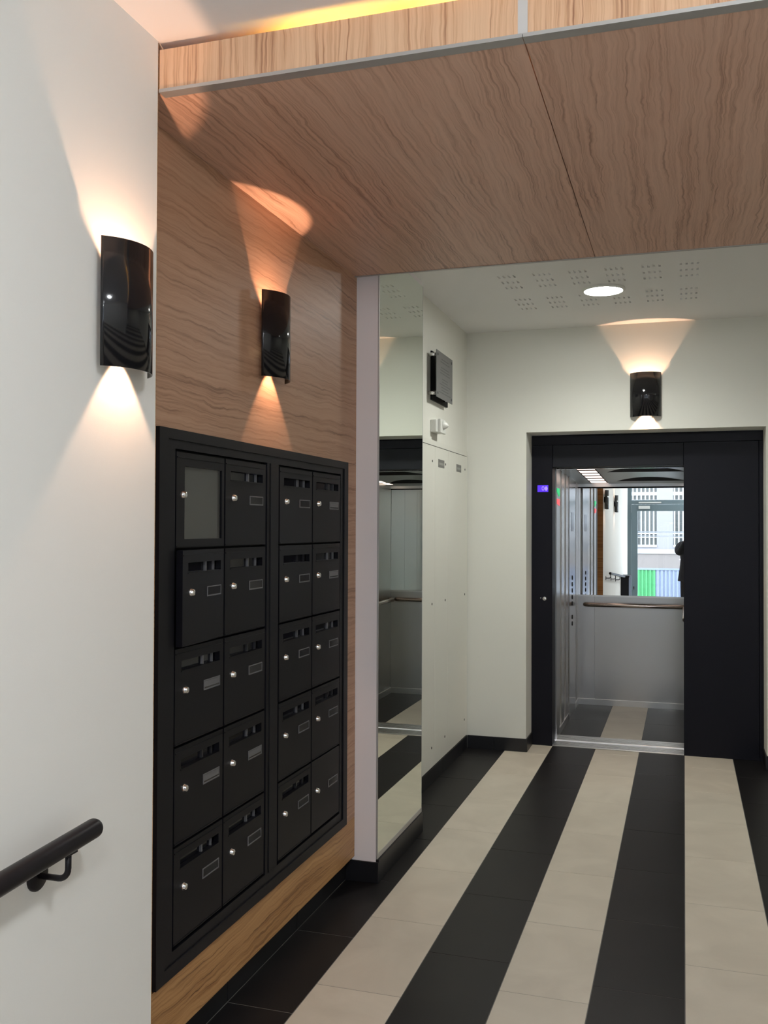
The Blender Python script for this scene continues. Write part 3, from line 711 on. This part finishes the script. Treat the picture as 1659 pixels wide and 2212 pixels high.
# ceiling: light grid on the left, dark lens-shaped openings
M_ccl = plain('pale_blue_steel_ceiling', (0.52, 0.56, 0.58, 1), 0.32, 0.85)
cbox('car_ceiling', M_ccl, -0.644, XL1, YC0 + 0.05, YC1 - 0.002, ZCC, ZCC + 0.02)
cbox('car_ceiling', M_ccl, XL0, -0.794, YC0 + 0.05, YC1, ZCC, ZCC + 0.02)
cbox('light_box', M_void, -0.794, -0.644, YC0 + 0.05, YC1, ZCC + 0.02, ZCC + 0.03)
M_carl = emis('pink_white_light', (1.0, 0.78, 0.69), CAR_LIGHT)
ny = 6; yl0, yl1 = 7.26, 8.62; st = (yl1 - yl0) / ny
for k in range(ny):
    cbox('light_pane', M_carl, -0.786, -0.652, yl0 + k * st + 0.036, yl0 + (k + 1) * st - 0.036, ZCC - 0.0004, ZCC + 0.012, label='lit ceiling light pane')
    cbox('louvre_bar', M_void, -0.792, -0.646, yl0 + k * st - 0.036, yl0 + k * st + 0.036, ZCC - 0.0008, ZCC + 0.014)
cbox('light_frame', M_void, -0.794, -0.786, yl0, yl1, ZCC - 0.0008, ZCC + 0.012); cbox('light_frame', M_void, -0.652, -0.644, yl0, yl1, ZCC - 0.0008, ZCC + 0.012)
for k in range(ny):
    cbox('light_pane', M_carl, 0.008, 0.064, yl0 + k * st + 0.036, yl0 + (k + 1) * st - 0.036, ZCC - 0.0016, ZCC - 0.0004, label='lit ceiling light pane')
for yc_, x0_, x1_, dep in ((7.66, -0.575, 0.004, 0.40), (8.46, -0.555, 0.004, 0.36)):
    poly = [(x0_ + (x1_ - x0_) * k / 16, yc_ - dep * (1 - (2 * k / 16 - 1) ** 2)) for k in range(17)]
    m_ = MB(); m_.prism(poly, 'z', ZCC - 0.0012, ZCC + 0.004); cpart(m_, 'lens_opening', M_void)['label'] = 'dark lens-shaped ceiling opening'
for o in car.children:
    if o.name.split('.')[0] in ('car_ceiling', 'light_box', 'light_pane', 'louvre_bar', 'light_frame', 'lens_opening'):
        for v in o.data.vertices: v.co.z += 0.028 - 0.0405 * (v.co.y - 7.24)
# shaft lining around the car
mb = MB(); mb.box(-1.25, XL0 - 0.03, YF + 0.155, 9.0, -0.1, 2.6); mb.box(XL1 + 0.03, 0.9, YF + 0.16, 9.0, -0.1, 2.6); mb.box(-1.25, 0.9, 8.76, 9.0, -0.1, 2.6); mb.box(-1.25, 0.9, YF + 0.155, 9.0, 2.3, 2.6)
struct(mb.build('wall_shaft', M_void, None), 'dark lift shaft lining hidden behind the lift car', 'wall')

# ================================================================ ENTRANCE
M_frame = plain('grey_green_door_frame', lin(92, 108, 114), 0.45)
door = thing('door_1', 'grey-framed glass entrance door seen in the lift mirror', 'door', (0, YFRONT, 0), kind='structure')
YD = -3.35
wpart('post', M_frame, door, XA, -1.225, YD - 0.05, YD + 0.03, 0, ZF)
wpart('post', M_frame, door, 0.08, 0.20, YD - 0.054, YD + 0.034, 0, ZF)
wpart('post', M_frame, door, XR - 0.1, XR, YD - 0.05, YD + 0.03, 0, ZF)
wpart('transom', M_frame, door, -1.225, XR - 0.1, YD - 0.05, YD + 0.03, 2.225, 2.31)
wpart('head_rail', M_frame, door, -1.225, XR - 0.1, YD - 0.05, YD + 0.03, ZF - 0.06, ZF)
leaf = wpart('door_leaf', M_frame, door, -1.220, -1.100, YD - 0.03, YD + 0.03, 0.01, 2.22)
for b_ in ((-0.105, 0.075, 0.01, 2.22), (-1.100, -0.105, 2.08, 2.22), (-1.100, -0.105, 0.01, 0.16)):
    wpart('door_rail', M_frame, door, b_[0], b_[1], YD - 0.03, YD + 0.03, b_[2], b_[3])
wpart('glass_pane', M_glass, door, -1.100, -0.105, YD - 0.004, YD + 0.004, 0.16, 2.08)
wpart('glass_pane', M_glass, door, -1.225, XR - 0.1, YD - 0.004, YD + 0.004, 2.31, ZF - 0.06)
wpart('glass_pane', M_glass, door, 0.20, XR - 0.1, YD - 0.004, YD + 0.004, 0.10, 2.225)
wpart('bottom_rail', M_frame, door, 0.20, XR - 0.1, YD - 0.05, YD + 0.03, 0, 0.10)
M_clos = plain('pale_grey_closer', (0.58, 0.59, 0.58, 1), 0.4)
wpart('door_closer', M_clos, door, -1.075, -0.845, YD + 0.03, YD + 0.085, 2.125, 2.185, bev=0.004)
wpart('closer_arm', M_clos, door, -1.075, -0.615, YD + 0.03, YD + 0.055, 2.245, 2.272, bev=0.003)
wpart('hinge', M_frame, door, -1.237, -1.215, YD + 0.03, YD + 0.045, 1.90, 2.05, bev=0.003)
wpart('lock_plate', M_chrome, door, -1.195, -1.165, YD + 0.03, YD + 0.04, 0.42, 0.48)
for z0_, z1_ in ((1.625, 1.650), (1.545, 1.560)):
    q = wpart('safety_strip', plain('pale_blue_strip', (0.62, 0.70, 0.86, 1), 0.6), door, -1.100, -0.105, YD + 0.004, YD + 0.006, z0_, z1_)
struct(B('threshold_trim', M_steel_lt, None, XA, XR, YFRONT - 0.05, YFRONT + 0.05, -0.1, 0.002), 'metal threshold under the entrance door', 'threshold')

bx = thing('black_cabinet', 'low black box standing against the white wall near the entrance', 'cabinet', (XA + 0.08, -1.75, 0))
wpart('body', M_black, bx, XA + 0.002, -1.15, -2.10, -1.42, 0.0, 0.74, bev=0.004)
wpart('lid', M_black, bx, XA + 0.001, -1.14, -2.11, -1.41, 0.742, 0.775, bev=0.004)

# ================================================================ STREET
M_asph = plain('pale_concrete_paving', (0.40, 0.41, 0.43, 1), 0.9, var=0.2, vscale=2.0)
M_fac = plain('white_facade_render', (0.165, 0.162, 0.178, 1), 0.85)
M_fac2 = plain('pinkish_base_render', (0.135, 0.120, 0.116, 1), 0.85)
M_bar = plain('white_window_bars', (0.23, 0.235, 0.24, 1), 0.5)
M_pane = plain('grey_window_pane', (0.055, 0.064, 0.066, 1), 0.25)
struct(B('street_ground', M_asph, None, -14, 14, -16, YFRONT - 0.06, -0.35, -0.15), 'pale concrete street outside the entrance', 'ground')
bl = thing('apartment_building', 'white building with barred windows across the street', 'building', (0, -14, -0.15))
YB = -14.0
wins = [(a - 0.15, b_ - 0.15) for a, b_ in ((-4.3, -3.52), (-3.03, -2.25), (-1.76, -0.98), (-0.48, 0.30), (0.80, 1.58), (2.07, 2.85))]
WZ0, WZ1 = 1.23, 3.45
m_ = MB()
ed = [-14.0]
for a, b_ in wins: ed += [a, b_]
ed += [14.0]
for i in range(0, len(ed), 2): m_.box(ed[i], ed[i + 1], YB - 0.4, YB, 1.02, 9.0)
for a, b_ in wins: m_.box(a, b_, YB - 0.4, YB, 1.02, WZ0); m_.box(a, b_, YB - 0.4, YB, WZ1, 9.0)
def bpart(m_, name, mat):
    o = m_.build(name, mat, bl); o.matrix_parent_inverse = Matrix.Translation(-Vector(bl.location)); return o
bpart(m_, 'wall', M_fac)
bpart(MB().box(-14, 14, YB - 0.4, YB + 0.02, -0.15, 1.02), 'base_wall', M_fac2)
bpart(MB().box(-14, 14, YB, YB + 0.06, 1.02, 1.16), 'ledge', M_bar)
bpart(MB().box(-14, 14, YB - 0.45, YB + 0.15, 9.0, 9.25), 'roof', M_fac2)
for a, b_ in wins:
    wf = bpart(MB().box(a, b_, YB - 0.14, YB - 0.10, WZ0, WZ1), 'window', M_pane)
    m_ = MB(); m_.box(a, b_, YB - 0.10, YB + 0.03, WZ0 - 0.005, WZ0 + 0.07); m_.build('sill', M_bar, wf)
    nb = 6
    for k in range(nb):
        xb = a + 0.02 + (b_ - a - 0.06) * k / (nb - 0.4)
        m_ = MB(); m_.box(xb, xb + 0.045, YB - 0.03, YB, WZ0, WZ1); m_.build('bar', M_bar, wf)
    for z0_, z1_ in ((2.66, 2.74), (2.88, 2.99), (1.52, 1.55), (1.64, 1.68)):
        m_ = MB(); m_.box(a, b_, YB - 0.04, YB + 0.005, z0_, z1_); m_.build('crossbar', M_bar, wf)

M_green = plain('green_sheet_paint', (0.030, 0.19, 0.065, 1), 0.55); M_lav = plain('pale_blue_sheet_paint', (0.13, 0.155, 0.22, 1), 0.55)
YH = -9.0
def hoard(x0, x1, mat, label):
    pit = 0.105; n_ = max(1, round((x1 - x0) / pit)); pit = (x1 - x0) / n_; pts = []
    for k in range(n_):
        x = x0 + k * pit; pts += [(x, 0.0), (x + pit * 0.30, 0.0), (x + pit * 0.42, 0.025), (x + pit * 0.88, 0.025)]
    pts += [(x1, 0.0)]
    poly = [(x, YH + y) for x, y in pts] + [(x, YH + y - 0.003) for x, y in pts[::-1]]
    m_ = MB(); m_.prism(poly, 'z', -0.15, 0.655)
    t = thing('hoarding_panel', label, 'fence panel', ((x0 + x1) / 2, YH, -0.15), group='corrugated hoarding sheets in the street')
    o = m_.build('sheet', mat, t); o.matrix_parent_inverse = Matrix.Translation(-Vector(t.location))
    o = MB().box(x0 + 0.001, x1 - 0.001, YH - 0.02, YH + 0.04, 0.655, 0.705).build('cap_rail', M_lav, t); o.matrix_parent_inverse = Matrix.Translation(-Vector(t.location))
hoard(-1.965, -0.965, M_green, 'green corrugated hoarding sheet in the street')
hoard(-0.965, 0.035, M_lav, 'pale blue corrugated hoarding sheet next to the green sheet')
hoard(0.035, 1.035, M_lav, 'second pale blue corrugated hoarding sheet from the green sheet')
hoard(1.035, 2.035, M_lav, 'third pale blue corrugated hoarding sheet from the green sheet')
hk = MB(); hk.tube([(-0.36, YH - 0.06, 0.93), (-0.31, YH - 0.06, 0.95), (-0.27, YH - 0.06, 0.90), (-0.235, YH - 0.06, 0.82), (-0.19, YH - 0.06, 0.78), (-0.14, YH - 0.06, 0.80), (-0.12, YH - 0.06, 0.70), (-0.12, YH - 0.06, -0.15)], 0.018, 10)
tag(hk.build('bent_pipe', M_bar, None), 'bent white pipe rising behind the pale blue hoarding', 'pipe')

# ================================================================ PERSON TAKING THE PICTURE (seen only in the lift mirror)
def skin(chains, sub=2):
    """limbs grown on joint chains: [(x, y, z, radius), ...]; chains starting with an index tuple branch off an earlier joint"""
    me = bpy.data.meshes.new('skin'); vs = []; es = []; rad = []
    for ch in chains:
        prev = None
        for p in ch:
            if isinstance(p, int): prev = p; continue
            vs.append(p[:3]); rad.append((p[3], p[4] if len(p) > 4 else p[3]))
            if prev is not None: es.append((prev, len(vs) - 1))
            prev = len(vs) - 1
    me.from_pydata(vs, es, []); o = bpy.data.objects.new('skin', me); COL.objects.link(o)
    m = o.modifiers.new('s', 'SKIN'); m.use_smooth_shade = True
    for v, r in zip(me.skin_vertices[0].data, rad): v.radius = r
    me.skin_vertices[0].data[0].use_root = True
    if sub: q = o.modifiers.new('d', 'SUBSURF'); q.levels = sub; q.render_levels = sub
    dg = bpy.context.evaluated_depsgraph_get(); out = bpy.data.meshes.new_from_object(o.evaluated_get(dg))
    bpy.data.objects.remove(o); bpy.data.meshes.remove(me); return out
PX, PY = -0.005, -0.47
pn = thing('person', 'person in a dark coat holding up a phone, partly seen in the lift mirror', 'person', (PX, PY, 0))
M_skin = plain('light_skin', (0.50, 0.32, 0.24, 1), 0.5); M_coat = plain('dark_navy_coat', (0.012, 0.012, 0.018, 1), 0.85, bump=0.2, bscale=500)
M_trs = plain('dark_trousers', (0.015, 0.014, 0.018, 1), 0.85); M_shoe = plain('black_shoe_leather', (0.010, 0.009, 0.009, 1), 0.35); M_hair = plain('brown_hair', (0.035, 0.022, 0.015, 1), 0.6)
def addmesh(mb_, me):
    mb_.bm.from_mesh(me); bpy.data.meshes.remove(me)
def ell(mb_, c, r, seg=16, rot=None):
    b = bmesh.new(); bmesh.ops.create_uvsphere(b, u_segments=seg, v_segments=seg // 2 + 2, radius=1.0)
    for f in b.faces: f.smooth = True
    for v in b.verts:
        q = Vector((v.co.x * r[0], v.co.y * r[1], v.co.z * r[2])); v.co = Vector(c) + (rot @ q if rot else q)
    mb_._join(b)
def ppart(mb_, name, mat):
    o = mb_.build(name, mat, pn); o.matrix_parent_inverse = Matrix.Translation(-Vector(pn.location)); return o
sh = 0.185
WL, WR = (-0.082, -0.060, 1.487), (0.070, -0.060, 1.487)
EL, ER = (PX - 0.200, -0.33, 1.225), (PX + 0.255, -0.33, 1.225)
# body: legs, trunk, neck, head and arms with hands, one surface
m_ = MB()
body = [[(PX, PY, 0.95, 0.135, 0.105), (PX, PY, 1.12, 0.120, 0.095), (PX, PY + 0.01, 1.32, 0.145, 0.105), (PX, PY + 0.01, 1.44, 0.085, 0.070), (PX, PY + 0.02, 1.51, 0.052, 0.055), (PX, PY + 0.045, 1.565, 0.062, 0.070),
         (PX, PY + 0.045, 1.63, 0.074, 0.092), (PX, PY + 0.035, 1.70, 0.070, 0.086), (PX, PY + 0.03, 1.74, 0.040, 0.050)]]
for s_, E_, W_ in ((-1, EL, WL), (1, ER, WR)):
    body.append([2, (PX + s_ * sh * 0.88, PY + 0.01, 1.395, 0.046), (PX + s_ * 0.232, PY + 0.065, 1.315, 0.044), (*E_, 0.042), ((E_[0] + W_[0]) / 2, (E_[1] + W_[1]) / 2, (E_[2] + W_[2]) / 2, 0.036), (*W_, 0.026)])
    body.append([0, (PX + s_ * 0.090, PY, 0.86, 0.090), (PX + s_ * 0.105, PY + 0.01, 0.50, 0.060), (PX + s_ * 0.110, PY - 0.01, 0.28, 0.052), (PX + s_ * 0.115, PY - 0.02, 0.09, 0.038), (PX + s_ * 0.120, PY + 0.05, 0.045, 0.036), (PX + s_ * 0.125, PY + 0.15, 0.030, 0.028)])
addmesh(m_, skin(body))
hx, hy, hz_ = PX, PY + 0.045, 1.635
ell(m_, (hx, hy + 0.098, hz_ - 0.012), (0.014, 0.020, 0.026)); ell(m_, (hx, hy + 0.104, hz_ - 0.026), (0.017, 0.014, 0.011))           # nose
for s_ in (-1, 1):
    ell(m_, (hx + s_ * 0.078, hy - 0.005, hz_ - 0.005), (0.009, 0.018, 0.032))                                                       # ears
ell(m_, (hx, hy + 0.084, hz_ - 0.060), (0.026, 0.012, 0.010)); ell(m_, (hx, hy + 0.076, hz_ - 0.092), (0.028, 0.020, 0.020))           # lips, chin
# hands: a palm and five bent fingers closed on the phone
for s_, W_ in ((-1, WL), (1, WR)):
    kx = s_ * 0.050 - 0.006
    palm = [[(W_[0], W_[1], W_[2], 0.024), (kx + s_ * 0.016, -0.045, 1.520, 0.026, 0.018), (kx + s_ * 0.012, -0.028, 1.548, 0.024, 0.014)]]
    addmesh(m_, skin(palm))
    for k, (ln, dz_) in enumerate(((0.030, 0.030), (0.036, 0.008), (0.034, -0.014), (0.026, -0.034))):
        bz = 1.545 + dz_
        addmesh(m_, skin([[(kx + s_ * 0.012, -0.034, bz - 0.010, 0.0095), (kx + s_ * 0.008, -0.016, bz, 0.0090), (kx - s_ * 0.010, -0.0145, bz + 0.004, 0.0082) if False else (kx + s_ * 0.002, -0.0125, bz + 0.003, 0.0080), (kx - s_ * ln * 0.5, -0.0120, bz + 0.005, 0.0070)]], 1))
    addmesh(m_, skin([[(kx + s_ * 0.018, -0.050, 1.520, 0.0115), (kx + s_ * 0.004, -0.052, 1.545, 0.0105), (kx - s_ * 0.014, -0.040, 1.560, 0.0092), (kx - s_ * 0.026, -0.034, 1.566, 0.0075)]], 1))
ppart(m_, 'body', M_skin)
m_ = MB()
for s_ in (-1, 1): ell(m_, (hx + s_ * 0.031, hy + 0.076, hz_ + 0.004), (0.011, 0.008, 0.007))
ppart(m_, 'eye', M_plastic)
m_ = MB(); ell(m_, (hx, hy - 0.016, hz_ + 0.045), (0.085, 0.105, 0.085), 20); ell(m_, (hx, hy - 0.045, hz_ - 0.01), (0.080, 0.070, 0.075), 18); ppart(m_, 'hair', M_hair)
# coat: shoulders, sleeves and a flared hem
m_ = MB()
NR = 28; rings = []
for z_, rx, ry in ((0.735, 0.222, 0.165), (0.74, 0.228, 0.170), (0.95, 0.196, 0.148), (1.12, 0.178, 0.134), (1.30, 0.200, 0.142), (1.39, 0.190, 0.128), (1.445, 0.125, 0.098), (1.475, 0.084, 0.084), (1.515, 0.074, 0.080), (1.512, 0.064, 0.070)):
    rings.append([m_.bm.verts.new((PX + rx * math.cos(2 * math.pi * k / NR), PY + (0.015 if z_ > 1.4 else 0.005) + ry * math.sin(2 * math.pi * k / NR), z_)) for k in range(NR)])
for a, b_ in zip(rings, rings[1:]):
    for k in range(NR):
        f = m_.bm.faces.new((a[k], a[(k + 1) % NR], b_[(k + 1) % NR], b_[k])); f.smooth = True
m_.bm.faces.new(rings[0][::-1])
for s_, E_, W_ in ((-1, EL, WL), (1, ER, WR)):
    M2 = tuple(a * 0.45 + b_ * 0.55 for a, b_ in zip(E_, W_)); M3 = tuple(a * 0.12 + b_ * 0.88 for a, b_ in zip(E_, W_))
    addmesh(m_, skin([[(PX + s_ * 0.10, PY + 0.01, 1.385, 0.078), (PX + s_ * sh * 0.9, PY + 0.01, 1.392, 0.086), (PX + s_ * 0.232, PY + 0.07, 1.31, 0.074), (E_[0], E_[1], E_[2], 0.068), (*M2, 0.056), (*M3, 0.043)]]))
ppart(m_, 'coat', M_coat)
m_ = MB(); tr = [[(PX, PY, 0.90, 0.125, 0.105)]]
for s_ in (-1, 1): tr.append([0, (PX + s_ * 0.092, PY, 0.82, 0.105), (PX + s_ * 0.105, PY + 0.01, 0.50, 0.078), (PX + s_ * 0.112, PY - 0.01, 0.26, 0.070), (PX + s_ * 0.116, PY - 0.015, 0.10, 0.064)])
addmesh(m_, skin(tr)); ppart(m_, 'trousers', M_trs)
for s_ in (-1, 1):
    m_ = MB(); ell(m_, (PX + s_ * 0.120, PY + 0.055, 0.045), (0.048, 0.135, 0.043), 20); ell(m_, (PX + s_ * 0.117, PY - 0.02, 0.070), (0.046, 0.060, 0.055), 16)
    for v in m_.bm.verts: v.co.z = max(0.0015, v.co.z)
    ppart(m_, 'shoe', M_shoe)
ph = thing('phone', 'black phone held up by the person facing the lift', 'phone', (-0.006, -0.024, 1.48))
wpart('case', M_gloss, ph, -0.044, 0.031, -0.0285, -0.0205, 1.482, 1.637, bev=0.003)
q = wpart('screen', emis('dim_phone_screen', (0.5, 0.5, 0.5), 0.4), ph, -0.041, 0.028, -0.0288, -0.0284, 1.488, 1.631)
m_ = MB(); m_.cyl((-0.022, -0.0205, 1.618), (-0.022, -0.0185, 1.618), 0.008, seg=16); o = m_.build('lens', M_flap, ph); o.matrix_parent_inverse = Matrix.Translation(-Vector(ph.location))
